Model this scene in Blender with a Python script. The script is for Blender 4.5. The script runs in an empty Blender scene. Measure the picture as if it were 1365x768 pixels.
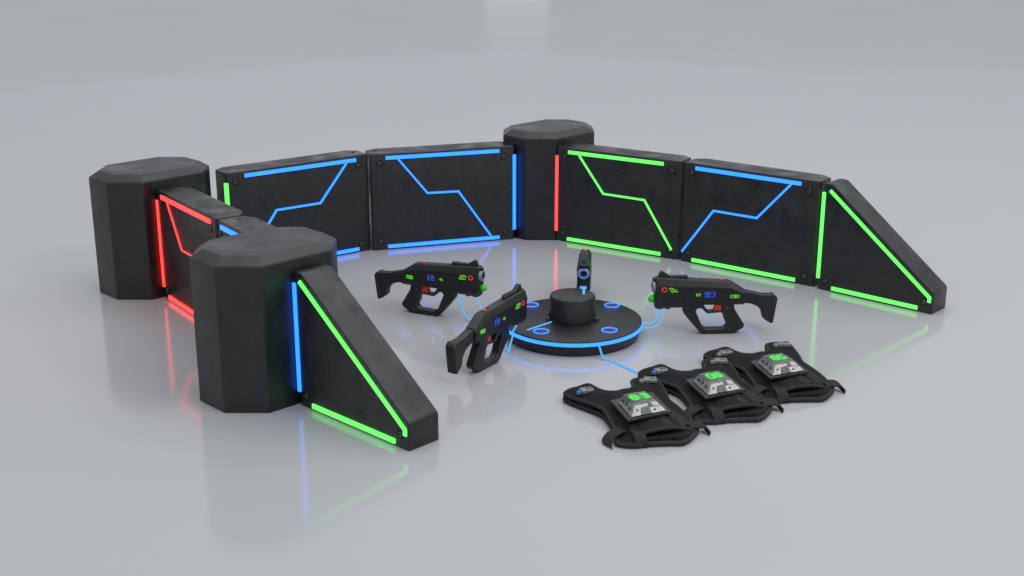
import bpy, bmesh, math, random
from mathutils import Vector, Matrix
from mathutils.geometry import delaunay_2d_cdt
random.seed(4)
R = math.radians
S = 0.62                      # everything is laid out in panel heights; one panel height is 0.62 m
sc = bpy.context.scene
C = sc.collection

# ---------------------------------------------------------------- materials
def newmat(name):
    m = bpy.data.materials.new(name); m.use_nodes = True
    nt = m.node_tree
    return m, nt, nt.nodes['Principled BSDF'], nt.nodes['Material Output']

def node(nt, kind, **kw):
    n = nt.nodes.new(kind)
    for k, v in kw.items():
        if k in n.inputs: n.inputs[k].default_value = v
        else: setattr(n, k, v)
    return n

def surf(name, col, rough=0.5, var=0.25, scale=18.0, bump=0.0, bscale=180.0, rvar=0.0, spec=0.5, fine=0.0, coat=0.0, metal=0.0, sheen=0.0, scuff=0.0):
    """a dark or pale solid whose tone, gloss and relief wander a little, as moulded or cast material does"""
    m, nt, b, out = newmat(name)
    L = nt.links
    tc = node(nt, 'ShaderNodeTexCoord')
    n1 = node(nt, 'ShaderNodeTexNoise', Scale=scale, Detail=6.0, Roughness=0.65)
    L.new(tc.outputs['Object'], n1.inputs['Vector'])
    r = node(nt, 'ShaderNodeValToRGB')
    lo = tuple(c * (1 - var) for c in col) + (1,); hi = tuple(min(1, c * (1 + var)) for c in col) + (1,)
    r.color_ramp.elements[0].position = 0.3; r.color_ramp.elements[1].position = 0.7
    r.color_ramp.elements[0].color = lo; r.color_ramp.elements[1].color = hi
    L.new(n1.outputs['Fac'], r.inputs['Fac'])
    last = r.outputs['Color']
    if fine:
        n3 = node(nt, 'ShaderNodeTexNoise', Scale=bscale * 1.7, Detail=2.0)
        L.new(tc.outputs['Object'], n3.inputs['Vector'])
        r3 = node(nt, 'ShaderNodeValToRGB')
        r3.color_ramp.elements[0].position = 0.38; r3.color_ramp.elements[1].position = 0.62
        r3.color_ramp.elements[0].color = (1 - fine,) * 3 + (1,); r3.color_ramp.elements[1].color = (1 + fine,) * 3 + (1,)
        L.new(n3.outputs['Fac'], r3.inputs['Fac'])
        mx = node(nt, 'ShaderNodeMix', data_type='RGBA', blend_type='MULTIPLY')
        mx.inputs['Factor'].default_value = 1
        L.new(last, mx.inputs[6]); L.new(r3.outputs['Color'], mx.inputs[7])
        last = mx.outputs[2]
    if scuff:                                            # sparse pale specks and rubbed patches of wear
        n4 = node(nt, 'ShaderNodeTexNoise', Scale=22.0, Detail=9.0, Roughness=0.8, Distortion=0.6)
        L.new(tc.outputs['Object'], n4.inputs['Vector'])
        m4 = node(nt, 'ShaderNodeMapRange')
        m4.inputs['From Min'].default_value = 0.60; m4.inputs['From Max'].default_value = 0.74
        m4.inputs['To Min'].default_value = 0.0; m4.inputs['To Max'].default_value = scuff
        L.new(n4.outputs['Fac'], m4.inputs['Value'])
        x4 = node(nt, 'ShaderNodeMix', data_type='RGBA')
        x4.inputs[7].default_value = tuple(c * 7.0 for c in col) + (1,)
        L.new(m4.outputs['Result'], x4.inputs['Factor']); L.new(last, x4.inputs[6])
        last = x4.outputs[2]
    L.new(last, b.inputs['Base Color'])
    b.inputs['Roughness'].default_value = rough
    b.inputs['Specular IOR Level'].default_value = spec
    b.inputs['Coat Weight'].default_value = coat
    b.inputs['Metallic'].default_value = metal
    if sheen:
        b.inputs['Sheen Weight'].default_value = sheen; b.inputs['Sheen Roughness'].default_value = 0.5
    if rvar:
        n2 = node(nt, 'ShaderNodeTexNoise', Scale=scale * 0.6, Detail=5.0)
        L.new(tc.outputs['Object'], n2.inputs['Vector'])
        mr = node(nt, 'ShaderNodeMapRange')
        mr.inputs['From Min'].default_value = 0.3; mr.inputs['From Max'].default_value = 0.7
        mr.inputs['To Min'].default_value = rough - rvar; mr.inputs['To Max'].default_value = rough + rvar
        L.new(n2.outputs['Fac'], mr.inputs['Value']); L.new(mr.outputs['Result'], b.inputs['Roughness'])
    if bump:
        nb = node(nt, 'ShaderNodeTexNoise', Scale=bscale, Detail=3.0)
        L.new(tc.outputs['Object'], nb.inputs['Vector'])
        bp = node(nt, 'ShaderNodeBump', Strength=bump, Distance=0.002)
        L.new(nb.outputs['Fac'], bp.inputs['Height']); L.new(bp.outputs['Normal'], b.inputs['Normal'])
    return m

def glow(name, col, strength=1.0, base=(0.02, 0.02, 0.02)):
    m, nt, b, out = newmat(name)
    b.inputs['Base Color'].default_value = base + (1,)
    b.inputs['Roughness'].default_value = 0.4
    b.inputs['Emission Color'].default_value = tuple(col) + (1,)
    b.inputs['Emission Strength'].default_value = strength
    return m

M = {}
M['cast'] = surf('rough_charcoal_casting', (0.0095, 0.010, 0.0115), 0.42, var=0.55, scale=13, bump=0.9, bscale=75, rvar=0.20, fine=0.45, spec=0.6, scuff=1.0)
M['pillar'] = surf('charcoal_pillar_casting', (0.0085, 0.0093, 0.0112), 0.40, var=0.45, scale=9, bump=0.45, bscale=90, rvar=0.13, fine=0.25, spec=0.6, scuff=0.5)
M['bolt'] = surf('blackened_bolt', (0.075, 0.077, 0.082), 0.36, var=0.5, scale=90, spec=0.6, metal=0.5)
M['cup'] = surf('dark_bolt_cup', (0.006, 0.006, 0.007), 0.5)
M['hole'] = surf('pin_hole_black', (0.008, 0.008, 0.008), 0.6)
M['dock'] = surf('satin_black_dock', (0.011, 0.011, 0.0125), 0.40, var=0.25, scale=10, bump=0.12, bscale=220, rvar=0.08, fine=0.12)
M['gun'] = surf('black_moulded_plastic', (0.0105, 0.011, 0.0112), 0.42, var=0.25, scale=25, bump=0.12, bscale=320, rvar=0.07, fine=0.12)
M['gun_rough'] = surf('black_grip_plastic', (0.012, 0.0125, 0.0125), 0.52, var=0.25, scale=25, bump=0.35, bscale=350, fine=0.15)
M['screw'] = surf('dull_steel_screw', (0.10, 0.10, 0.09), 0.4, metal=0.5)
M['red'] = surf('red_plastic', (0.62, 0.035, 0.02), 0.38, var=0.12)
M['button'] = surf('orange_red_button', (0.75, 0.07, 0.035), 0.35, var=0.1)
M['green_gem'] = surf('green_clear_plastic', (0.05, 0.55, 0.02), 0.22, var=0.35, scale=90)
M['muzzle'] = surf('pale_blue_grey_plastic', (0.22, 0.25, 0.32), 0.35, var=0.2, scale=60)
M['bore'] = surf('black_bore', (0.006, 0.006, 0.007), 0.25)
M['fabric'] = surf('black_neoprene', (0.0085, 0.009, 0.0095), 0.85, var=0.25, scale=14, bump=0.5, bscale=420, fine=0.3, spec=0.22, sheen=0.0)
M['piping'] = surf('charcoal_piping', (0.020, 0.021, 0.0225), 0.75, var=0.25, scale=40, bump=0.4, bscale=500, spec=0.3)
M['web'] = surf('black_webbing', (0.0085, 0.009, 0.010), 0.68, var=0.25, scale=50, bump=0.6, bscale=500, fine=0.3, spec=0.35)
M['plate'] = surf('dark_sensor_plate', (0.026, 0.027, 0.029), 0.35, var=0.45, scale=45)
M['lens'] = surf('smoked_clear_plastic', (0.12, 0.12, 0.125), 0.24, var=0.75, scale=42, rvar=0.08, coat=0.4)
M['chip'] = surf('grey_circuit_chip', (0.11, 0.11, 0.115), 0.4, var=0.6, scale=110)
M['white_chip'] = surf('white_reflector', (0.44, 0.44, 0.44), 0.35, var=0.30, scale=45)
M['dot'] = surf('black_led_dot', (0.012, 0.012, 0.014), 0.3)
M['clear'] = surf('clear_sensor_body', (0.20, 0.20, 0.20), 0.25, var=0.7, scale=70, coat=0.3)
M['blue_lens'] = surf('blue_lens', (0.04, 0.12, 0.38), 0.25, var=0.2)
M['green_reflect_lens'] = surf('grey_lens_green_reflection', (0.14, 0.26, 0.17), 0.25, var=0.5, scale=80)  # green reflection on the shoulder lens, put into its base colour
M['grey_lens'] = surf('grey_lens', (0.2, 0.2, 0.22), 0.25, var=0.5, scale=80)
M['mesh_disc'] = surf('speckled_grille', (0.025, 0.03, 0.05), 0.5, var=0.9, scale=170)
BLUE = (0.045, 0.46, 2.8); GREEN = (0.20, 1.45, 0.19); RED = (3.3, 0.115, 0.10); CYAN = (0.08, 0.48, 1.1)
M['rim'] = glow('lit_blue_rim', (0.05, 0.47, 2.4))
M['blue'] = glow('lit_blue_strip', BLUE)
M['green'] = glow('lit_green_strip', GREEN)
M['redled'] = glow('lit_red_strip', RED)
M['cyan'] = glow('lit_cyan_cable', (0.085, 0.43, 0.88))
M['ringblue'] = glow('lit_blue_ring', (0.055, 0.32, 1.9))
M['m_blue'] = glow('lit_blue_digits', (0.02, 0.10, 0.80))
M['m_green'] = glow('lit_green_marks', (0.13, 0.66, 0.02))
M['m_red'] = glow('lit_red_mark', (0.66, 0.04, 0.045))
M['d_green'] = glow('lit_green_display', (0.065, 0.78, 0.06))
M['d_back'] = glow('dim_green_display_glass', (0.015, 0.16, 0.018), base=(0.03, 0.05, 0.03))

# ---------------------------------------------------------------- objects
def link(o, parent=None):
    C.objects.link(o)
    if parent: o.parent = parent
    return o

def obj(name, bm, mat, parent=None, smooth=False, loc=None, sharp=35):
    me = bm if isinstance(bm, bpy.types.Mesh) else None
    if me is None:
        me = bpy.data.meshes.new(name); bmesh.ops.recalc_face_normals(bm, faces=bm.faces[:]); bm.to_mesh(me); bm.free()
    me.name = name
    me.materials.clear(); me.materials.append(M[mat] if isinstance(mat, str) else mat)
    if smooth:
        for p in me.polygons: p.use_smooth = True
        try: me.set_sharp_from_angle(angle=R(sharp))
        except Exception: pass
    o = bpy.data.objects.new(name, me); link(o, parent)
    if loc: o.location = loc
    return o

def thing(name, label, cat, loc=(0, 0, 0), rotz=0, group=None):
    o = bpy.data.objects.new(name, None); link(o)
    o.empty_display_size = 0.1
    o.location = loc; o.rotation_euler = (0, 0, rotz)
    return tag(o, label, cat, group)

def tag(o, label, cat, group=None):
    o['label'] = label; o['category'] = cat
    if group: o['group'] = group
    return o

def dup(o, parent=None):
    c = o.copy(); C.objects.link(c)
    if parent: c.parent = parent
    for ch in list(o.children): dup(ch, c)
    return c

# ---------------------------------------------------------------- shapes
def curve_mesh(splines, extrude=0.0, bevel=0.0, fill='BOTH', dim='2D', res=2, cyclic=True, kind='POLY', offset=0.0):
    cu = bpy.data.curves.new('c', 'CURVE'); cu.dimensions = dim
    if dim == '2D': cu.fill_mode = fill
    cu.extrude = extrude; cu.bevel_depth = bevel; cu.bevel_resolution = res; cu.offset = offset
    cu.use_fill_caps = True
    for pts in splines:
        sp = cu.splines.new('POLY'); sp.points.add(len(pts) - 1)
        for q, pt in zip(sp.points, pts):
            q.co = (pt[0], pt[1], pt[2] if len(pt) > 2 else 0, 1)
        sp.use_cyclic_u = cyclic
    o = bpy.data.objects.new('c', cu); C.objects.link(o)
    bpy.context.view_layer.update()
    me = bpy.data.meshes.new_from_object(o)
    bpy.data.objects.remove(o); bpy.data.curves.remove(cu)
    return me

def round_poly(pts, r, n=3):
    """round each corner of a closed 2-D polygon; r is one radius or a list"""
    out = []; N = len(pts)
    for i in range(N):
        a, b, c = Vector(pts[i - 1]), Vector(pts[i]), Vector(pts[(i + 1) % N])
        rr = r[i] if isinstance(r, (list, tuple)) else r
        if rr <= 0: out.append(tuple(b)); continue
        d1 = (a - b); d2 = (c - b); l = min(rr, d1.length * .45, d2.length * .45)
        p, q = b + d1.normalized() * l, b + d2.normalized() * l
        for k in range(n + 1):
            t = k / n
            out.append(tuple(p * (1 - t) ** 2 + b * 2 * t * (1 - t) + q * t * t))
    return out

def slab_xz(outer, holes=(), half=0.04, bevel=0.008, rad=0.0, hrad=0.0):
    """side profile in x-z, thickness along y"""
    sp = [round_poly(outer, rad) if rad else outer] + [round_poly(h, hrad) if hrad else h for h in holes]
    me = curve_mesh(sp, extrude=half - bevel, bevel=bevel, res=2, offset=-bevel)
    me.transform(Matrix.Rotation(R(90), 4, 'X'))
    return me

def slab_xy(outer, z0, z1, bevel=0.01, rad=0.0):
    me = curve_mesh([round_poly(outer, rad) if rad else outer], extrude=(z1 - z0) / 2 - bevel, bevel=bevel, res=2, offset=-bevel)
    me.transform(Matrix.Translation((0, 0, (z0 + z1) / 2)))
    return me

def tube(pts, r, smooth_n=6, res=3):
    if smooth_n:
        P = [Vector(p) for p in pts]; out = []
        for i in range(len(P) - 1):
            p0, p1, p2, p3 = P[max(0, i - 1)], P[i], P[i + 1], P[min(len(P) - 1, i + 2)]
            for k in range(smooth_n):
                t = k / smooth_n
                out.append(0.5 * ((2 * p1) + (-p0 + p2) * t + (2 * p0 - 5 * p1 + 4 * p2 - p3) * t * t + (-p0 + 3 * p1 - 3 * p2 + p3) * t ** 3))
        out.append(P[-1]); pts = out
    return curve_mesh([pts], bevel=r, dim='3D', cyclic=False, res=res)

def closed_tube(pts, r, res=2):
    return curve_mesh([pts], bevel=r, dim='3D', cyclic=True, res=res)

def ribbon(bm, pts, w, place, d0=-0.002, d1=0.012, closed=False):
    """mitred raised band along a 2-D polyline; place(u, v, d) gives the point in space"""
    P = [Vector(p) for p in pts]; n = len(P); L, Rr = [], []
    for i in range(n):
        a = P[i - 1] if (i > 0 or closed) else None
        c = P[(i + 1) % n] if (i < n - 1 or closed) else None
        d1v = (P[i] - a).normalized() if a is not None else None
        d2v = (c - P[i]).normalized() if c is not None else None
        if d1v is None: nn = Vector((-d2v.y, d2v.x)); s = 1
        elif d2v is None: nn = Vector((-d1v.y, d1v.x)); s = 1
        else:
            n1 = Vector((-d1v.y, d1v.x)); n2 = Vector((-d2v.y, d2v.x))
            nn = (n1 + n2); nn = nn.normalized() if nn.length > 1e-6 else n1
            s = 1 / max(0.4, nn.dot(n1))
        L.append(P[i] + nn * w / 2 * s); Rr.append(P[i] - nn * w / 2 * s)
    V = [[bm.verts.new(place(q.x, q.y, d)) for q in (L[i], Rr[i]) for d in (d0, d1)] for i in range(n)]
    m = n if closed else n - 1
    for i in range(m):
        a, b = V[i], V[(i + 1) % n]
        bm.faces.new((a[1], a[3], b[3], b[1])); bm.faces.new((a[0], b[0], b[2], a[2]))
        bm.faces.new((a[0], a[1], b[1], b[0])); bm.faces.new((a[2], b[2], b[3], a[3]))
    if not closed:
        for a in (V[0], V[-1]): bm.faces.new((a[0], a[1], a[3], a[2]))
    return bm

def lathe(prof, n=64, phase=0.0):
    bm = bmesh.new(); rings = []
    for r, z in prof:
        if r < 1e-6: rings.append([bm.verts.new((0, 0, z))])
        else: rings.append([bm.verts.new((r * math.cos(2 * math.pi * k / n + phase), r * math.sin(2 * math.pi * k / n + phase), z)) for k in range(n)])
    for a, b in zip(rings[:-1], rings[1:]):
        for k in range(n):
            k2 = (k + 1) % n
            if len(a) == 1 and len(b) == 1: continue
            if len(a) == 1: bm.faces.new((a[0], b[k], b[k2]))
            elif len(b) == 1: bm.faces.new((a[k], b[0], a[k2]))
            else: bm.faces.new((a[k], b[k], b[k2], a[k2]))
    return bm

def ring_mesh(R0, r, n=48, m=10, flat=1.0):
    bm = bmesh.new(); V = []
    for i in range(n):
        a = 2 * math.pi * i / n
        V.append([bm.verts.new(((R0 + r * math.cos(2 * math.pi * j / m)) * math.cos(a), (R0 + r * math.cos(2 * math.pi * j / m)) * math.sin(a), flat * r * math.sin(2 * math.pi * j / m))) for j in range(m)])
    for i in range(n):
        for j in range(m):
            bm.faces.new((V[i][j], V[(i + 1) % n][j], V[(i + 1) % n][(j + 1) % m], V[i][(j + 1) % m]))
    return bm

def box(bm, a, b, bev=0.0):
    v = [bm.verts.new((x, y, z)) for x in (a[0], b[0]) for y in (a[1], b[1]) for z in (a[2], b[2])]
    fs = [bm.faces.new([v[i] for i in f]) for f in ((0, 1, 3, 2), (4, 6, 7, 5), (0, 4, 5, 1), (2, 3, 7, 6), (0, 2, 6, 4), (1, 5, 7, 3))]
    if bev:
        es = list({e for f in fs for e in f.edges})
        bmesh.ops.bevel(bm, geom=es, offset=bev, segments=2, affect='EDGES', profile=0.6)
    return bm

# ---------------------------------------------------------------- ground
def sheet(name, pts, z, mat):
    bm = bmesh.new(); bm.faces.new([bm.verts.new((x, y, z)) for x, y in pts])
    o = obj(name, bm, mat); o['kind'] = 'structure'; return o
M['floor'] = surf('polished_grey_floor', (0.417, 0.423, 0.437), 0.115, var=0.012, scale=0.9, rvar=0.02, spec=0.42)
M['far'] = surf('polished_grey_floor_beyond', (0.446, 0.450, 0.458), 0.24, var=0.012, scale=0.9, rvar=0.02, spec=0.5)
sheet('ground', [(-300, -60), (300, -60), (300, 500), (-300, 500)], -0.006, 'far')
corner = round_poly([(-32, 5), (-32, -30), (32, -30), (32, 5), (-0.5, 30.6)], [0, 0, 0, 0, 5], n=14)
sheet('studio_floor', corner, 0.0, 'floor')

# ---------------------------------------------------------------- pillars
def pillar(label, x, y):
    """a block 1.06 by 0.77 with cut corners, standing at 45 degrees, chamfered round the top"""
    bm = bmesh.new(); A, B, cut, H1, H2, ins = 0.52, 0.385, 0.224, 1.075, 1.130, 0.085
    def loop(k, z):
        a, b, c = A - k, B - k, cut - k * 0.586
        pts = [(-a, -b + c), (-a + c, -b), (a - c, -b), (a, -b + c), (a, b - c), (a - c, b), (-a + c, b), (-a, b - c)]
        return [bm.verts.new((px, py, z)) for px, py in pts]
    ls = [loop(0.0, 0.0), loop(0, H1), loop(ins, H2)]
    for p, q in zip(ls[:-1], ls[1:]):
        for k in range(8): bm.faces.new((p[k], p[(k + 1) % 8], q[(k + 1) % 8], q[k]))
    bm.faces.new(ls[2]); bm.faces.new(ls[0])
    bmesh.ops.bevel(bm, geom=bm.edges[:], offset=0.005, segments=2, affect='EDGES')
    o = obj('octagonal_pillar', bm, 'pillar', loc=(x, y, 0)); o.rotation_euler = (0, 0, R(45))
    tag(o, label, 'pillar', 'octagonal charcoal pillars at the bends of the barrier')
    return o
pillar('charcoal octagonal pillar at far left, next to the panel with red strips', -3.297, 11.468)
pillar('big charcoal octagonal pillar nearest the viewer, beside the near sloped wedge', -1.772, 8.855)
pillar('charcoal octagonal pillar at the back, between a blue strip and a red strip', 0.390, 13.515)

# ---------------------------------------------------------------- barrier panels
FACE = lambda u, v, d: (u, -d, v)
def bolt(parent, u, v, r=0.036):
    """a dark countersunk cup with a paler socket-head screw in it"""
    def up(bm):
        bmesh.ops.rotate(bm, verts=bm.verts, cent=(0, 0, 0), matrix=Matrix.Rotation(R(90), 3, 'X')); return bm
    cup = obj('bolt', up(lathe([(0, 0.0012), (r * .78, 0.0012), (r * .84, 0.005), (r * .97, 0.005), (r * 1.03, -0.003)], 24)), 'cup', parent, smooth=True, loc=(u, 0, v))
    h = r * .62
    obj('screw_head', up(lathe([(0, 0.003), (h * .38, 0.003), (h * .44, 0.0085), (h * .86, 0.0085), (h, 0.005), (h, 0.0)], 20)), 'bolt', cup, smooth=True)
    return cup

def strip(parent, pts, w, mat, d1=0.010):
    bm = bmesh.new(); ribbon(bm, pts, w, FACE, -0.003, d1 + 0.003)
    bmesh.ops.recalc_face_normals(bm, faces=bm.faces[:])
    return obj('light_strip', bm, mat, parent)

def edge_strip(parent, u, z0, z1, mat, side=-1):
    """upright tube let into the end corner of a panel, so it lights its neighbour too"""
    bm = bmesh.new()
    box(bm, (u - 0.0165, -0.012, z0), (u + 0.0165, 0.024, z1), 0.004)
    return obj('light_strip', bm, mat, parent)

def top_pin(parent, u, v):
    bm = lathe([(0, 0.0025), (0.016, 0.0025), (0.019, -0.004)], 6)
    return obj('pin', bm, 'hole', parent, loc=(u, v, 1.0))

GP = 'straight barrier panels with light strips'
def panel(label, a, b, depth=0.29, top=None, bottom=None, circuit=None, edge=None, cw=0.019, u0=0.1, u1=0.87, gapl=0.0, gapr=0.0):
    A, B = Vector(a), Vector(b); W = (B - A).length; ang = math.atan2(B.y - A.y, B.x - A.x)
    t = thing('barrier_panel', label, 'barrier', (A.x, A.y, 0), ang, GP)
    c = 0.10
    plan = [(0.014, 0), (W - 0.014, 0), (W, 0.014), (W, depth - 0.07), (W - c, depth), (c, depth), (0, depth - 0.07), (0, 0.014)]
    obj('body', slab_xy(plan, 0.0, 1.0, 0.011), 'cast', t, smooth=True)
    for u, v in ((0.062, 0.905), (0.925, 0.895), (0.058, 0.092), (0.93, 0.085)): bolt(t, u * W, v)
    for u in (0.09, W - 0.09): top_pin(t, u, depth * 0.5)
    if top: strip(t, [(u0 * W, 0.955), (u1 * W, 0.955)], 0.035, top)
    if bottom: strip(t, [(u0 * W, 0.036), (u1 * W, 0.036)], 0.034, bottom)
    if circuit: strip(t, [(u * W, v) for u, v in circuit[1]], cw, circuit[0], 0.008)
    if edge: edge_strip(t, (0.004 if edge[1] == 0 else W - 0.004), 0.105, 0.905, edge[0])
    return t
panel('charcoal panel with red strips joined to the far left pillar', (-3.137, 11.053), (-2.393, 10.020), top='redled', bottom='redled', u0=0.09, u1=0.93,
      circuit=('redled', [(0.19, 0.935), (0.40, 0.56), (0.72, 0.56), (0.93, 0.10)]), edge=('redled', 0), cw=0.008)
panel('charcoal panel mostly hidden behind the nearest pillar, short blue strip on top', (-2.366, 9.985), (-1.905, 9.321), top='blue', bottom='blue', u0=0.10, u1=0.9)
panel('charcoal panel with blue zigzag line and short green strip on its left end', (-2.672, 11.725), (-1.4415, 12.658), top='blue', bottom='blue', u0=0.125, u1=0.905,
      circuit=('blue', [(0.835, 0.935), (0.635, 0.575), (0.325, 0.575), (0.10, 0.12)]), edge=('green', 0))
panel('charcoal panel with all blue strips left of the back pillar', (-1.421, 12.616), (0.027, 13.085), top='blue', bottom='blue', u0=0.105, u1=0.89,
      circuit=('blue', [(0.19, 0.935), (0.385, 0.565), (0.60, 0.56), (0.83, 0.055)]), edge=('blue', 1))
panel('charcoal panel with green zigzag line and upright red strip right of the back pillar', (0.461, 13.041), (1.650, 12.276), top='green', bottom='green', u0=0.10, u1=0.865,
      circuit=('green', [(0.19, 0.935), (0.395, 0.57), (0.725, 0.565), (0.95, 0.095)]), edge=('redled', 0))
panel('charcoal panel with blue zigzag line above a green bottom strip', (1.671, 12.255), (2.797, 11.377), top='blue', bottom='green', u0=0.095, u1=0.87,
      circuit=('blue', [(0.80, 0.935), (0.57, 0.565), (0.245, 0.565), (0.012, 0.10)]))

def wedge(label, a, b, side, w=1.165, depth=0.27, flat=0.085, he=0.20):
    A, B = Vector(a), Vector(b); ang = math.atan2(B.y - A.y, B.x - A.x)
    t = thing('wedge_barrier', label, 'barrier', (A.x, A.y, 0), ang, 'sloped wedge ends of the barrier')
    prof = [(0, 0), (w, 0), (w, he), (flat, 1.0), (0, 1.0)]
    me = slab_xz(round_poly(prof, [0, 0.012, 0.022, 0.022, 0.012]), half=depth / 2, bevel=0.011)
    me.transform(Matrix.Translation((0, depth / 2, 0)))
    obj('body', me, 'cast', t, smooth=True)
    for u, v in ((0.082, 0.895), (0.075, 0.09), (w - 0.085, 0.10)): bolt(t, u, v, 0.034)
    top_pin(t, 0.05, depth * 0.5)
    sl = Vector((w - flat, he - 1.0)).normalized(); nn = Vector((sl.y, -sl.x))
    if nn.y > 0: nn = -nn
    p0 = Vector((flat, 1.0)) + nn * 0.060 + sl * 0.02; p1 = Vector((w - 0.032, 0))
    k = (p1.x - p0.x) / sl.x; p1.y = p0.y + sl.y * k
    strip(t, [p0, p1, (p1.x, 0.105)], 0.029, 'green')
    strip(t, [(0.15, 0.036), (w - 0.135, 0.036)], 0.034, 'green')
    edge_strip(t, 0.004, 0.105, 0.915, side)
    return t
wedge('nearest wedge barrier, green strips and an upright blue strip beside the big pillar', (-1.516, 8.530), (-0.675, 7.725), 'blue')
wedge('wedge barrier at the far right end, green strips all around', (2.822, 11.325), (3.643, 10.563), 'green', w=1.122)

# ---------------------------------------------------------------- charging dock
DX, DY = 0.498, 10.062
dock = thing('charging_dock', 'round black charging dock with a glowing blue rim and raised hub', 'dock', (DX, DY, 0))
obj('base', lathe([(0, 0.0), (0.543, 0.0), (0.550, 0.006), (0.566, 0.078), (0.571, 0.084), (0.571, 0.124), (0.577, 0.126), (0.575, 0.132), (0.568, 0.134), (0, 0.134)], 72), 'dock', dock, smooth=True)
obj('rim_light', lathe([(0.566, 0.090), (0.581, 0.0915), (0.581, 0.1175), (0.566, 0.119)], 96), 'rim', dock, smooth=True)
hub = obj('hub', lathe([(0, 0), (0.200, 0.0), (0.203, 0.012), (0.195, 0.045), (0.188, 0.195), (0.180, 0.207), (0.168, 0.211), (0, 0.211)], 64), 'dock', dock, smooth=True, loc=(0.0, 0.010, 0.133))
for a in (196, 342):
    bm = bmesh.new(); box(bm, (-0.022, -0.018, 0), (0.022, 0.018, 0.03), 0.006)
    o = obj('clip', bm, 'bolt', hub, loc=(0.207 * math.cos(R(a)), 0.207 * math.sin(R(a)), 0.0)); o.rotation_euler = (0, 0, R(a))
for x, y in ((0.164, 10.427), (0.854, 10.411), (0.235, 9.736), (0.785, 9.765)):
    pad = obj('charging_pad', lathe([(0, 0.004), (0.045, 0.004), (0.05, 0.0)], 32), 'mesh_disc', dock, smooth=True, loc=(x - DX, y - DY, 0.1335))
    obj('pad_ring', ring_mesh(0.060, 0.0075, 40, 8, 0.7), 'ringblue', pad, smooth=True, loc=(0, 0, 0.004))
bm = bmesh.new(); ribbon(bm, [(0.123 - DX, 9.765 - DY), (0.335 - DX, 9.983 - DY)], 0.016, lambda u, v, d: (u, v, 0.134 + d), -0.001, 0.006)
bmesh.ops.recalc_face_normals(bm, faces=bm.faces[:])
obj('cable_segment', bm, 'cyan', dock)  # piece of cable crossing the dock top, built as a flat strip

# ---------------------------------------------------------------- vector lettering
SEG = {'A': [(0, 1), (1, 1)], 'B': [(1, 1), (1, .5)], 'C': [(1, .5), (1, 0)], 'D': [(0, 0), (1, 0)], 'E': [(0, 0), (0, .5)], 'F': [(0, .5), (0, 1)], 'G': [(0, .5), (1, .5)]}
DIG = {'0': 'ABCDEF', '1': 'BC', '3': 'ABCDG', '5': 'AFGCD', '6': 'AFGECD', '8': 'ABCDEFG', '9': 'ABCDFG', 'E': 'AFGED'}
LET = {'T': [[(0, 1), (1, 1)], [(.5, 1), (.5, 0)]], 'O': [[(0, 0), (0, 1), (1, 1), (1, 0), (0, 0)]], 'B': [[(0, 0), (0, 1), (.9, 1), (.9, .5), (0, .5)], [(.9, .5), (1, .45), (1, 0), (0, 0)]],
       'E': [[(1, 1), (0, 1), (0, 0), (1, 0)], [(0, .5), (.8, .5)]], 'Y': [[(0, 1), (.5, .5), (1, 1)], [(.5, .5), (.5, 0)]], 'N': [[(0, 0), (0, 1), (1, 0), (1, 1)]],
       'h': [[(0, 0), (0, 1)], [(0, .55), (.6, .6), (1, .45), (1, 0)]], '-': [[(.1, .5), (.9, .5)]]}
def text_strokes(s, h, cw, gap, seg=False):
    out = []; x = 0
    for c in s:
        if c == ':':
            out += [[(x + .2 * cw, .25 * h), (x + .2 * cw, .38 * h)], [(x + .2 * cw, .65 * h), (x + .2 * cw, .78 * h)]]; x += cw * .4 + gap; continue
        if seg:
            for k in DIG[c]:
                (ax, ay), (bx, by) = SEG[k]; e = 0.06
                dx, dy = (bx - ax), (by - ay)
                out.append([(x + (ax + dx * e) * cw, (ay + dy * e) * h), (x + (bx - dx * e) * cw, (by - dy * e) * h)])
        else:
            for pl in LET[c]: out.append([(x + u * cw, v * h) for u, v in pl])
        x += cw + gap
    W = x - gap
    return [[(u - W / 2, v - h / 2) for u, v in pl] for pl in out]

# ---------------------------------------------------------------- blaster
def sections(stations):
    """loft of eight-cornered cross-sections: x, z bottom, z shoulder, z top, half width, half width of the top"""
    bm = bmesh.new(); rows = []
    for x, zb, zm, zt, w, wt in stations:
        pts = [(-w * .72, zb), (w * .72, zb), (w, zb + .022), (w, zm), (wt, zt - .008), (wt - .009, zt), (-wt + .009, zt), (-wt, zt - .008), (-w, zm), (-w, zb + .022)]
        rows.append([bm.verts.new((x, y, z)) for y, z in pts])
    n = len(rows[0])
    for p, q in zip(rows[:-1], rows[1:]):
        for k in range(n): bm.faces.new((p[k], p[(k + 1) % n], q[(k + 1) % n], q[k]))
    bm.faces.new(rows[0]); bm.faces.new(rows[-1])
    return bm

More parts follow.
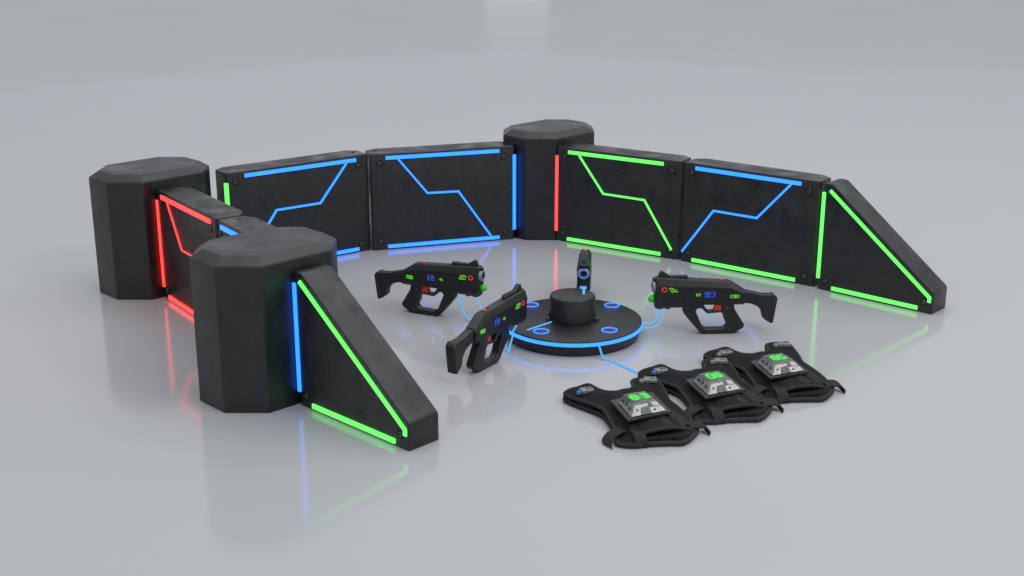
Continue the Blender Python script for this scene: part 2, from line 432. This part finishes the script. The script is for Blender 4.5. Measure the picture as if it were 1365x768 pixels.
def make_blaster(label):
    t = thing('toy_blaster', label, 'toy blaster', group='black toy blasters around the dock')
    W = 0.056
    rec = obj('receiver', sections([(-0.336, .262, .345, .377, W * .86, .034), (-0.330, .258, .350, .380, W * .95, .038), (-0.222, .256, .402, .449, W, .038), (-0.205, .256, .404, .456, W, .038),
                              (0.0, .258, .414, .469, W, .038), (0.17, .238, .422, .480, W, .038), (0.30, .236, .428, .489, W, .038), (0.392, .240, .432, .495, W, .038), (0.408, .254, .428, .486, W * .88, .034)]), 'gun', t, smooth=True, sharp=18)
    def rib(name, parent, pts, wd, off, h, side, mat='gun_rough'):
        bm = bmesh.new(); ribbon(bm, pts, wd, lambda u, v, d: (u, side * (off + d), v), -0.004, h)
        obj(name, bm, mat, parent)
    # raised lines of the moulding on each flank
    for s in (-1, 1):
        for pts, wd, h in (([(-0.20, .300), (0.03, .296), (0.16, .272), (0.385, .272)], .007, .0040), ([(0.02, .410), (0.385, .4265)], .008, .0045), ([(-0.326, .268), (-0.326, .342)], .005, .0012)):
            rib('moulding_line', rec, pts, wd, W - (0.003 if len(pts) == 2 and wd == .005 else 0), h, s)
    # stock
    st = [(-.322, .374), (-.40, .358), (-.47, .339), (-.572, .333), (-.606, .308), (-.580, .098), (-.548, .094), (-.497, .133), (-.484, .195), (-.445, .238), (-.385, .261), (-.322, .264)]
    stock = obj('stock', slab_xz(st, half=0.035, bevel=0.009, rad=0.014), 'gun', t, smooth=True)
    pad = [(-.552, .337), (-.582, .338), (-.613, .308), (-.586, .090), (-.556, .088), (-.568, .22)]
    obj('butt_pad', slab_xz(pad, half=0.041, bevel=0.008, rad=0.010), 'gun_rough', stock, smooth=True)
    for s in (-1, 1):
        rib('stock_rib', stock, [(-.36, .296), (-.455, .280), (-.50, .255)], 0.012, 0.035, 0.003, s)
        rib('stock_rib', stock, [(-.40, .336), (-.53, .308)], 0.008, 0.035, 0.003, s)
    # hand grip, trigger guard and front post in one frame
    outer = [(.165, .262), (.170, .190), (.122, .130), (.030, .024), (.002, .0), (-.255, .0), (-.298, .026), (-.338, .050), (-.348, .075), (-.258, .218), (-.250, .280), (.10, .280)]
    grip = [(.066, .206), (.045, .227), (.012, .222), (-.028, .178), (-.150, .188), (-.163, .170), (-.176, .145), (-.178, .120), (-.196, .095), (-.200, .072), (-.176, .047), (-.025, .044), (.008, .072)]
    guard = [(.004, .256), (-.146, .256), (-.146, .204), (-.040, .196)]
    fr = obj('grip_frame', slab_xz(outer, (grip, guard), half=0.038, bevel=0.009, rad=0.014, hrad=0.012), 'gun', t, smooth=True)
    for s in (-1, 1):
        rib('grip_rib', fr, [(-.226, .195), (-.318, .072)], 0.014, 0.038, 0.0035, s)
        rib('grip_rib', fr, [(.150, .185), (.020, .036)], 0.007, 0.038, 0.0025, s)
    for (x, z, r) in ((-.193, .231, .013), (-.226, .036, .011), (.146, .228, .009)):
        for s in (-1, 1):
            bm = lathe([(0, 0.002), (r * .45, 0.002), (r * .55, 0.005), (r * .9, 0.004), (r, -0.003)], 14)
            bmesh.ops.rotate(bm, verts=bm.verts, cent=(0, 0, 0), matrix=Matrix.Rotation(R(90 * -s), 3, 'X'))
            obj('screw', bm, 'screw', fr, smooth=True, loc=(x, s * 0.038, z))
    obj('trigger', slab_xz([(-.086, .268), (-.150, .268), (-.150, .203), (-.084, .200), (-.096, .232)], half=0.030, bevel=0.006, rad=0.008), 'red', t, smooth=True)
    # sight rail
    rail = [(.135, .470), (.135, .494)]
    for k in range(6): rail += [(.142 + k * .023, .496), (.146 + k * .023, .506), (.156 + k * .023, .507), (.160 + k * .023, .497)]
    rail += [(.285, .503), (.335, .532), (.345, .541), (.366, .541), (.380, .505), (.380, .470)]
    obj('sight_rail', slab_xz(rail, half=0.019, bevel=0.002), 'gun_rough', t)
    bm = bmesh.new()
    bmesh.ops.create_uvsphere(bm, u_segments=16, v_segments=8, radius=0.015)
    bmesh.ops.scale(bm, vec=(1.15, 1.0, 0.8), verts=bm.verts)
    obj('button', bm, 'button', t, smooth=True, loc=(-.143, 0, .464))
    # under-barrel lugs
    lug = [(.405, .262), (.405, .238), (.392, .228), (.352, .222), (.342, .230), (.318, .230), (.306, .222), (.286, .222), (.276, .232), (.262, .238), (.262, .262)]
    obj('lug', slab_xz(lug, half=0.036, bevel=0.004), 'gun_rough', t)
    # muzzle: pale collar, black bore, upper emitter
    rotx = Matrix.Rotation(R(90), 3, 'Y')
    bm = lathe([(0.050, 0.0), (0.050, 0.016), (0.045, 0.026), (0.034, 0.030), (0.028, 0.026), (0.026, 0.0)], 32)
    bmesh.ops.rotate(bm, verts=bm.verts, cent=(0, 0, 0), matrix=rotx)
    ring = obj('muzzle_ring', bm, 'muzzle', t, smooth=True, loc=(.402, 0, .412))
    bm = lathe([(0, 0.020), (0.020, 0.020), (0.028, 0.024), (0.028, 0.0)], 24)
    bmesh.ops.rotate(bm, verts=bm.verts, cent=(0, 0, 0), matrix=rotx)
    obj('bore', bm, 'bore', ring, smooth=True)
    bm = lathe([(0, 0.026), (0.014, 0.026), (0.02, 0.02), (0.02, 0.0)], 18)
    bmesh.ops.rotate(bm, verts=bm.verts, cent=(0, 0, 0), matrix=rotx)
    obj('emitter', bm, 'bore', t, smooth=True, loc=(.402, 0, .470))
    bm = bmesh.new(); bmesh.ops.create_icosphere(bm, subdivisions=2, radius=0.032)
    bmesh.ops.scale(bm, vec=(1.05, 1.0, 1.0), verts=bm.verts)
    obj('green_tip', bm, 'green_gem', t, loc=(.428, 0, .305))
    # lit marks, each flank its own set
    Y = W + 0.0002
    def mark(name, strokes, wd, mat, x, z, side, slant=0.0, closed=False):
        bm = bmesh.new()
        for pl_ in strokes:
            ribbon(bm, [(u + v * slant, v) for u, v in pl_], wd, lambda u, v, d: (x - side * u, side * (Y + d), z + v), -0.001, 0.0022, closed)
        bmesh.ops.recalc_face_normals(bm, faces=bm.faces[:])
        return obj(name, bm, mat, t)
    hexa = [[(0.020 * math.cos(2 * math.pi * k / 10), 0.018 * math.sin(2 * math.pi * k / 10)) for k in range(10)]]
    gl = [[(-.034, -.016), (-.018, .016), (.014, .018), (-.004, -.002), (.014, -.017), (-.010, -.017), (-.034, -.016)], [(-.022, .0), (-.004, -.002)], [(.012, .012), (.030, .016), (.022, -.016)]]
    gl2 = [[(-.034, .017), (-.010, .017), (.006, .006), (.012, -.010), (-.010, -.019), (-.016, -.002), (-.030, .006), (-.034, .017)], [(-.012, .010), (.0, -.004)], [(.012, -.010), (.034, -.016), (.018, .008)]]
    for side in (-1, 1):
        mark('label_mark', text_strokes('TOBO' if side < 0 else 'EYOEN', .026, .013 if side < 0 else .011, .004), .0038, 'm_green', -.250, .333, side)
        mark('digit_mark', text_strokes('E8' if side < 0 else '9E3', .040, .022, .013 if side < 0 else .009, True), .0052, 'm_blue', -.042, .352, side)
        mark('small_mark', text_strokes('-h' if side < 0 else 'hY', .026, .014, .006), .0052, 'm_green', .052, .350, side)
        mark('glyph_mark', gl if side < 0 else gl2, .0050, 'm_green', .262, .393, side)
        mark('ring_mark', hexa, .0075, 'm_red', .336, .398, side, closed=True)
    return t

g_left = make_blaster('black toy blaster standing left of the dock with its muzzle facing right')
def place(o, x, y, deg): o.location = (x, y, 0); o.rotation_euler = (0, 0, R(deg))
place(g_left, -0.634, 10.543, -24.1)
g_front = dup(g_left); g_front['label'] = 'black toy blaster seen from behind, its stock towards the viewer, left of the dock rim'
place(g_front, -0.138, 9.411, 58.2)
g_right = dup(g_left); g_right['label'] = 'black toy blaster standing right of the dock with its muzzle facing left'
place(g_right, 1.581, 10.089, 182.6)
g_back = dup(g_left); g_back['label'] = 'black toy blaster behind the hub, pointing at the viewer, blue light painted round its muzzle'
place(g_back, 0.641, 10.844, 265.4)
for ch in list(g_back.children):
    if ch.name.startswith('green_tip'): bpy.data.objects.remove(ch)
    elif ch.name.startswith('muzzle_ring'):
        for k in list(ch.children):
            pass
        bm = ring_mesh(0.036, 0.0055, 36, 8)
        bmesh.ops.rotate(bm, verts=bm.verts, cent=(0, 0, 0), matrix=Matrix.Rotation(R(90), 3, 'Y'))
        o = obj('painted_muzzle_glow', bm, glow('lit_muzzle_ring', (0.045, 0.15, 0.62)), ch, smooth=True, loc=(0.029, 0, 0))  # added emissive ring carrying the blue light that falls on this muzzle

# ---------------------------------------------------------------- cables
def cable(label, pts, r=0.0075, smooth=6):
    o = obj('cable', tube(pts, r, smooth), 'cyan', smooth=True)
    return tag(o, label, 'cable', 'glowing light blue cables')
def gp(g, x, y, z):
    th = g.rotation_euler.z; c, s = math.cos(th), math.sin(th)
    return (g.location.x + c * x - s * y, g.location.y + s * x + c * y, z)
rim = lambda deg, z, k=0.583: (DX + k * math.cos(R(deg)), DY + k * math.sin(R(deg)), z)
a = gp(g_right, .385, .01, .235); b = gp(g_right, .385, .01, .15)
cable('outer light blue cable from the right blaster to the dock rim', [a, b, gp(g_right, .40, .01, .115), (1.145, 10.045, .100), rim(-1.5, .100)])
cable('inner light blue cable from the right blaster, hanging closer to its grip', [gp(g_right, .335, .02, .236), gp(g_right, .337, .02, .16), gp(g_right, .355, .02, .10), gp(g_right, .385, .02, .075), (1.13, 10.02, .070), rim(-4, .070, .556)])
cable('light blue cable hanging below the middle of the left blaster', [gp(g_left, .215, 0, .24), gp(g_left, .218, 0, .14), gp(g_left, .24, 0, .06), gp(g_left, .30, -.02, .022), gp(g_left, .42, -.06, .012), (-.115, 10.16, .012), rim(170, .06, .55)])
cable('light blue cable hanging below the muzzle of the left blaster', [gp(g_left, .365, 0, .226), gp(g_left, .40, 0, .15), gp(g_left, .47, -.01, .075), rim(163, .09)])
p_up = gp(g_front, .330, -.02, .236)
pr = rim(212.5, .108, .578)
cable('straight light blue cable from the front blaster down to the dock rim', [p_up, (pr[0], pr[1], .135), pr], smooth=0)
fl = (-0.03, 9.60, .009)
cable('light blue cable from the dock rim down to the floor by the front blaster', [pr, fl], smooth=0)
cable('thin light blue cable beside the grip of the front blaster', [rim(205, .095, .577), (-0.055, 9.70, .05), fl], r=0.0045)
bm_pts = gp(g_back, .425, 0, .300)
hubtop = (DX + .068, DY + .010 - .02 , .348)
t = obj('cable', tube([gp(g_back, .395, 0, .245), gp(g_back, .425, 0, .262), gp(g_back, .45, 0, .30), (0.597, 10.17, .356), (0.589, 10.06, .350)], 0.011, 5), 'cyan', smooth=True)
tag(t, 'short light blue cable from the back blaster onto the hub top', 'cable', 'glowing light blue cables')
bm = bmesh.new(); box(bm, (-0.03, -0.010, -0.010), (0.03, 0.010, 0.010), 0.003)
o = obj('plug', bm, 'cyan', t, loc=gp(g_back, .452, 0, .300)); o.rotation_euler = (0, 0, 0)
q = rim(-72, .104, .574)
cable('light blue cable from the front of the dock across the floor to the middle vest', [q, (0.690, 9.50, .085), (0.716, 9.455, .02), (0.770, 9.405, .009), (0.87, 9.27, .009), (1.00, 9.09, .012), (1.06, 9.01, .03)], r=0.0075)

# ---------------------------------------------------------------- vests
FRONT = [(-0.467, 0.371, 0.07), (-0.443, 0.402, 0.09), (-0.373, 0.443, 0.095), (-0.294, 0.498, 0.095), (-0.227, 0.419, 0.09), (-0.176, 0.362, 0.095), (-0.105, 0.343, 0.1), (-0.052, 0.377, 0.1), (-0.001, 0.394, 0.1), (0.031, 0.456, 0.1), (0.028, 0.556, 0.1), (0.083, 0.602, 0.1), (0.179, 0.625, 0.095), (0.219, 0.602, 0.09), (0.239, 0.531, 0.08), (0.258, 0.407, 0.07), (0.267, 0.287, 0.06), (0.313, 0.182, 0.055), (0.364, 0.023, 0.05), (0.391, -0.076, 0.04), (0.404, -0.172, 0.03), (0.369, -0.202, 0.045), (0.26, -0.244, 0.08), (0.141, -0.311, 0.1), (0.028, -0.34, 0.085), (-0.055, -0.343, 0.045), (-0.103, -0.369, 0.02), (-0.142, -0.269, 0.04), (-0.166, -0.123, 0.06), (-0.192, 0.009, 0.07), (-0.222, 0.087, 0.08), (-0.288, 0.168, 0.08), (-0.381, 0.263, 0.075)]
BACK = [p for p in FRONT[:20]] + [(0.403, -0.181, 0.02), (0.338, -0.317, 0.015), (0.28, -0.379, 0.015), (0.22, -0.383, 0.015), (0.041, -0.399, 0.015), (-0.028, -0.423, 0.015), (-0.143, -0.395, 0.015)] + FRONT[27:]

def densify(pts, n=4):
    P = [Vector(p) for p in pts]; N = len(P); out = []
    for i in range(N):
        p0, p1, p2, p3 = P[i - 1], P[i], P[(i + 1) % N], P[(i + 2) % N]
        for k in range(n):
            t = k / n
            out.append(0.5 * ((2 * p1) + (-p0 + p2) * t + (2 * p0 - 5 * p1 + 4 * p2 - p3) * t * t + (-p0 + 3 * p1 - 3 * p2 + p3) * t ** 3))
    return out

def inside(p, poly):
    c = False; n = len(poly); j = n - 1
    for i in range(n):
        if (poly[i].y > p[1]) != (poly[j].y > p[1]) and p[0] < (poly[j].x - poly[i].x) * (p[1] - poly[i].y) / (poly[j].y - poly[i].y) + poly[i].x: c = not c
        j = i
    return c

FB = densify(FRONT, 4)
def front_z(x, y):
    """height of the front panel: blends its rim heights, belly in the middle, soft creases"""
    ws = zs = 0; dm = 9
    for q in FB:
        d2 = (q.x - x) ** 2 + (q.y - y) ** 2; w = 1 / (d2 + 1e-5) ** 1.5; ws += w; zs += w * q.z; dm = min(dm, d2)
    d = math.sqrt(dm); b = min(1, d / 0.16); b = b * b * (3 - 2 * b)
    cr = (0.006 * math.sin(19 * x + 10 * y + 1.3) * math.sin(13 * y - 7 * x) + 0.003 * math.sin(41 * x - 23 * y)) * b
    return zs / ws + 0.034 * b + cr

def sheet_mesh(bound, zf, step=0.03, thick=0.02, zlow=None):
    b2 = [(q.x, q.y) for q in bound]; n = len(b2); pts = list(b2)
    xs = [p[0] for p in b2]; ys = [p[1] for p in b2]
    y = min(ys)
    row = 0
    while y < max(ys):
        x = min(xs) + (row % 2) * step / 2
        while x < max(xs):
            if inside((x, y), bound) and min((q.x - x) ** 2 + (q.y - y) ** 2 for q in bound) > (step * .5) ** 2: pts.append((x, y))
            x += step
        y += step * .87; row += 1
    edges = [(i, (i + 1) % n) for i in range(n)]
    V, E_, F_, _, _, _ = delaunay_2d_cdt([Vector(p) for p in pts], edges, [], 1, 1e-5)
    bm = bmesh.new()
    top = [bm.verts.new((v.x, v.y, zf(v.x, v.y, i))) for i, v in enumerate(V)]
    low = [bm.verts.new((v.x, v.y, (top[i].co.z - thick) if zlow is None else zlow(v.x, v.y, i, top[i].co.z))) for i, v in enumerate(V)]
    cnt = {}
    for f in F_:
        bm.faces.new([top[i] for i in f]); bm.faces.new([low[i] for i in reversed(f)])
        for a_, b_ in zip(f, f[1:] + f[:1]): cnt[tuple(sorted((a_, b_)))] = cnt.get(tuple(sorted((a_, b_))), 0) + 1
    for (a_, b_), k in cnt.items():
        if k == 1: bm.faces.new((top[a_], top[b_], low[b_], low[a_]))
    return bm

def band(path, across, thick):
    """webbing: a flat band swept along a 3-D path; across = half-width vector"""
    P = densify_open(path, 4); A = Vector(across); bm = bmesh.new(); rows = []
    for i, p in enumerate(P):
        tg = (P[min(i + 1, len(P) - 1)] - P[max(i - 1, 0)]).normalized()
        nn = tg.cross(A).normalized()
        rows.append([bm.verts.new(p + A * s + nn * thick / 2 * k) for s, k in ((-1, -1), (1, -1), (1, 1), (-1, 1))])
    for p, q in zip(rows[:-1], rows[1:]):
        for k in range(4): bm.faces.new((p[k], p[(k + 1) % 4], q[(k + 1) % 4], q[k]))
    bm.faces.new(rows[0]); bm.faces.new(rows[-1])
    return bm

def densify_open(pts, n=4):
    P = [Vector(p) for p in pts]; out = []
    for i in range(len(P) - 1):
        p0, p1, p2, p3 = P[max(0, i - 1)], P[i], P[i + 1], P[min(len(P) - 1, i + 2)]
        for k in range(n):
            t = k / n
            out.append(0.5 * ((2 * p1) + (-p0 + p2) * t + (2 * p0 - 5 * p1 + 4 * p2 - p3) * t * t + (-p0 + 3 * p1 - 3 * p2 + p3) * t ** 3))
    out.append(P[-1]); return out

def quad_on(face, u, v):
    a_, b_, c_, d_ = face                               # a-b lower edge, d-c upper edge
    return (a_ * (1 - u) + b_ * u) * (1 - v) + (d_ * (1 - u) + c_ * u) * v

def patch(face, poly, h, name, mat, parent):
    n = (face[1] - face[0]).cross(face[3] - face[0]).normalized()
    bm = bmesh.new()
    lo = [bm.verts.new(quad_on(face, u, v) - n * 0.002) for u, v in poly]; hi = [bm.verts.new(quad_on(face, u, v) + n * h) for u, v in poly]
    bm.faces.new(hi); bm.faces.new(lo)
    for k in range(len(poly)): bm.faces.new((lo[k], lo[(k + 1) % len(poly)], hi[(k + 1) % len(poly)], hi[k]))
    return obj(name, bm, mat, parent)

def circ(u, v, ru, rv, n=12): return [(u + ru * math.cos(2 * math.pi * k / n), v + rv * math.sin(2 * math.pi * k / n)) for k in range(n)]
def rect(u0, v0, u1, v1): return [(u0, v0), (u1, v0), (u1, v1), (u0, v1)]

GV = 'black vests laid out in a row on the floor'
def make_vest(label, digits, lens_l, lens_r, loc, rot=0):
    t = thing('padded_vest', label, 'vest', loc, R(rot), GV)
    nF = len(FB)
    obj('front_panel', sheet_mesh(FB, lambda x, y, i: FB[i].z if i < nF else front_z(x, y), 0.03, 0.022), 'fabric', t, smooth=True)
    BB = densify(BACK, 4); nB = len(BB)
    def bz(x, y, i):
        if i < nB: return 0.022
        d = math.sqrt(min((q.x - x) ** 2 + (q.y - y) ** 2 for q in BB)); k = min(1, d / 0.05)
        return 0.022 + 0.022 * math.sqrt(max(0, 1 - (1 - k) ** 2))
    obj('back_panel', sheet_mesh(BB, bz, 0.03, zlow=lambda x, y, i, z: 0.010 if i < nB else 0.004), 'fabric', t, smooth=True)
    obj('piping', closed_tube([(q.x, q.y, q.z - 0.010) for q in FB], 0.0145), 'piping', t, smooth=True)
    obj('back_piping', closed_tube([(q.x, q.y, 0.020) for q in BB], 0.018), 'piping', t, smooth=True)
    # shoulder folds: the strap turns over its outer end and runs back underneath
    for i0, i1, up, nm in ((0, 3, (-0.72, 0.69), 'shoulder_fold'), (10, 13, (-0.18, 0.98), 'shoulder_fold')):
        P = FB[i0 * 4: i1 * 4 + 1]; U = Vector((up[0], up[1], 0)); bm = bmesh.new(); rows = []
        for th in (0.004, -0.010):
            for q in P:
                zt, zb = q.z - 0.006 + th, 0.022 - th; zc, rr = (zt + zb) / 2, (zt - zb) / 2
                rows.append([bm.verts.new(Vector((q.x, q.y, zc + rr * math.cos(math.pi * k / 9))) + U * (rr * 0.62 * math.sin(math.pi * k / 9))) for k in range(10)])
        n = len(P)
        for a_, b_ in [(i, i + 1) for i in range(n - 1)] + [(i, i + 1) for i in range(n, 2 * n - 1)] + [(0, n), (n - 1, 2 * n - 1)]:
            for k in range(9): bm.faces.new((rows[a_][k], rows[b_][k], rows[b_][k + 1], rows[a_][k + 1]))
        obj(nm, bm, 'fabric', t, smooth=True)
    # webbing
    def on(x, y, h=0.004): return (x, y, front_z(x, y) + h)
    ax = Vector((0.93, 0.36, 0)).normalized()
    for p, q in (((-0.072, -0.14), (-0.005, -0.338)), ((0.135, -0.09), (0.215, -0.262))):
        path = [on(p[0] + (q[0] - p[0]) * k / 5, p[1] + (q[1] - p[1]) * k / 5) for k in range(6)]
        obj('webbing', band(path, ax * 0.030, 0.006), 'web', t, smooth=False)
    path = [on(0.20, -0.02), on(0.265, -0.085), on(0.33, -0.165)]
    obj('webbing', band(path, Vector((0.75, 0.66, 0)).normalized() * 0.052, 0.005), 'web', t)
    # adjusting tabs at the lower corners, and the loop that joins front to back
    obj('side_tab', band([(-0.105, -0.255, 0.062), (-0.150, -0.295, 0.064), (-0.200, -0.340, 0.048), (-0.222, -0.378, 0.020), (-0.212, -0.410, 0.006)], Vector((-0.027, 0.035, 0.0)), 0.010), 'web', t)
    obj('side_tab', band([(0.350, -0.155, 0.052), (0.405, -0.150, 0.056), (0.450, -0.148, 0.050), (0.478, -0.160, 0.030), (0.470, -0.172, 0.008)], Vector((-0.012, 0.048, 0.006)), 0.010), 'web', t)
    obj('belt_loop', band([(-0.03, -0.318, 0.080), (-0.012, -0.352, 0.082), (0.000, -0.392, 0.064), (0.006, -0.418, 0.034), (0.008, -0.420, 0.010), (0.006, -0.38, 0.006)], Vector((0.040, 0.004, 0)), 0.009), 'web', t)
    roll = densify_open([(0.03, -0.375, 0.035), (0.14, -0.352, 0.042), (0.26, -0.335, 0.040), (0.345, -0.270, 0.030)], 5)
    obj('rolled_belt', tube([tuple(q) for q in roll], 0.019, 0, 4), 'fabric', t, smooth=True)
    # score sensor: plate, smoked dome, display
    V3 = Vector
    pl = [V3((-0.169, 0.093, .128)), V3((-0.072, -0.265, .128)), V3((0.242, -0.098, .122)), V3((0.145, 0.260, .122))]
    bm = bmesh.new()
    lo = [bm.verts.new(q - V3((0, 0, .010))) for q in pl]; hi = [bm.verts.new(q + V3((0, 0, .006))) for q in pl]
    bm.faces.new(hi); bm.faces.new(lo)
    for k in range(4): bm.faces.new((lo[k], lo[(k + 1) % 4], hi[(k + 1) % 4], hi[k]))
    bmesh.ops.bevel(bm, geom=bm.edges[:], offset=0.004, segments=2, affect='EDGES')
    plate = obj('sensor_plate', bm, 'plate', t)
    B = [V3((-0.122, 0.050, .137)), V3((-0.052, -0.225, .137)), V3((0.210, -0.090, .131)), V3((0.140, 0.185, .131))]
    T_ = [V3((-0.078, 0.039, .200)), V3((-0.015, -0.116, .200)), V3((0.128, -0.042, .196)), V3((0.070, 0.113, .196))]
    bm = bmesh.new(); lo = [bm.verts.new(q) for q in B]; hi = [bm.verts.new(q) for q in T_]
    bm.faces.new(hi); bm.faces.new(lo)
    for k in range(4): bm.faces.new((lo[k], lo[(k + 1) % 4], hi[(k + 1) % 4], hi[k]))
    bmesh.ops.bevel(bm, geom=bm.edges[:], offset=0.005, segments=2, affect='EDGES')
    dome = obj('sensor_dome', bm, 'lens', t)
    ff = [B[1], B[2], T_[2], T_[1]]; lf = [B[0], B[1], T_[1], T_[0]]; rf = [B[2], B[3], T_[3], T_[2]]
    for poly in ([(.02, .03), (.27, .03), (.27, .55), (.56, .60), (.56, .80), (.04, .78)], [(.58, .03), (.97, .03), (.96, .46), (.58, .46)], [(.72, .52), (.95, .50), (.95, .80), (.72, .86)]):
        patch(ff, poly, 0.0025, 'reflector', 'white_chip', dome)
    for poly in (rect(.30, .03, .46, .48), rect(.48, .03, .56, .52), rect(.58, .52, .70, .90)):
        patch(ff, poly, 0.003, 'circuit_chip', 'chip', dome)
    for u, v, ru, rv in ((.15, .42, .035, .08), (.70, .25, .035, .08)): patch(ff, circ(u, v, ru, rv), 0.0045, 'led', 'dot', dome)
    for u, v in ((.22, .5), (.50, .52), (.78, .45)): patch(lf, circ(u, v, .06, .10), 0.0035, 'led', 'dot', dome)
    for u, v in ((.35, .6), (.65, .4)): patch(rf, circ(u, v, .06, .10), 0.0035, 'led', 'dot', dome)
    tf = [T_[1], T_[2], T_[3], T_[0]]
    disp = patch(tf, [(.06, .12), (.88, .12), (.88, .84), (.06, .84)], 0.003, 'display', 'd_back', dome)
    n = (tf[1] - tf[0]).cross(tf[3] - tf[0]).normalized(); bm = bmesh.new()
    for st in text_strokes(digits, .44, .27 if ':' not in digits else .24, .09, True):
        ribbon(bm, [(u + .47, v + .46) for u, v in st], .135, lambda u, v, d: quad_on(tf, u, v) + n * d, 0.0025, 0.0042)
    bmesh.ops.recalc_face_normals(bm, faces=bm.faces[:])
    obj('digits', bm, 'd_green', disp)
    # shoulder sensors
    for (p, q, lens) in (((-0.385, 0.308), (-0.268, 0.357), lens_l), ((0.095, 0.508), (0.196, 0.515), lens_r)):
        P, Q = V3(p), V3(q); cx, cy = (P + Q) / 2; an = math.atan2(Q.y - P.y, Q.x - P.x)
        bm = bmesh.new(); box(bm, (-0.036, -0.032, -0.012), (0.058, 0.032, 0.016), 0.007)
        o = obj('shoulder_sensor', bm, 'clear', t, loc=(cx, cy, front_z(cx, cy) + 0.006)); o.rotation_euler = (0, 0, an)
        bm = bmesh.new(); box(bm, (0.008, -0.020, 0.014), (0.046, 0.020, 0.021), 0.003)
        obj('sensor_window', bm, 'chip', o)
        bm = lathe([(0, 0.012), (0.012, 0.011), (0.020, 0.004), (0.022, -0.012)], 18)
        obj('sensor_lens', bm, lens, o, smooth=True, loc=(-0.052, -0.008, 0))
    return t
make_vest('black vest nearest the viewer, its green display split by a dark colon', '8:3', 'blue_lens', 'grey_lens', (0.85, 8.2, 0))
make_vest('middle black vest, overlapped on both sides, with a bright blue shoulder lens', '08', 'blue_lens', 'grey_lens', (1.425, 8.595, 0.0))
make_vest('farthest black vest at the right end, with a green reflection painted on its right shoulder sensor', '85', 'grey_lens', 'green_reflect_lens', (1.958, 8.970, 0.0), -2.0)

# ---------------------------------------------------------------- to metres
done = set()
for o in bpy.data.objects:
    o.location = o.location * S
    if o.type == 'MESH' and o.data.name not in done:
        done.add(o.data.name); o.data.transform(Matrix.Scale(S, 4)); o.data.update()

# ---------------------------------------------------------------- lamps
w = bpy.data.worlds.new('World'); sc.world = w; w.use_nodes = True
bg = w.node_tree.nodes['Background']; bg.inputs['Color'].default_value = (0.91, 0.945, 1.0, 1); bg.inputs['Strength'].default_value = 0.625
def softbox(name, loc, target, sx, sy, energy, col=(1, 1, 1)):
    l = bpy.data.lights.new(name, 'AREA'); l.shape = 'RECTANGLE'; l.size = sx * S; l.size_y = sy * S; l.energy = energy; l.color = col
    o = bpy.data.objects.new(name, l); C.objects.link(o); o.location = Vector(loc) * S
    d = (Vector(target) - Vector(loc)); o.rotation_euler = d.to_track_quat('-Z', 'Y').to_euler()
    return o
softbox('overhead_softbox', (3.6, 10.0, 13), (2.4, 10, 0), 25, 22, 620)
softbox('key_softbox', (7, 3, 9), (0.5, 10, 0), 5, 5, 110)
softbox('left_softbox', (-11, 5, 6), (-2, 10, 0.5), 6, 6, 15)
softbox('far_softbox', (0.25, 62, 1.5), (0, 10, 2), 3.0, 2.2, 2.8)

# ---------------------------------------------------------------- camera
cam = bpy.data.cameras.new('camera'); co = bpy.data.objects.new('camera', cam); C.objects.link(co)
co.location = (0, 0, 3.5351 * S); co.rotation_euler = (R(90 - 17.3072), 0, 0)
cam.sensor_width = 36; cam.lens = 1709.12 / 1365 * 36; cam.clip_end = 1000; cam.clip_start = 0.05
sc.camera = co
sc.render.resolution_x = 1024; sc.render.resolution_y = 576
sc.view_settings.view_transform = 'Standard'; sc.view_settings.look = 'None'; sc.view_settings.exposure = 0; sc.view_settings.gamma = 1
sc.cycles.use_denoising = True
sc.cycles.max_bounces = 8; sc.cycles.sample_clamp_indirect = 6
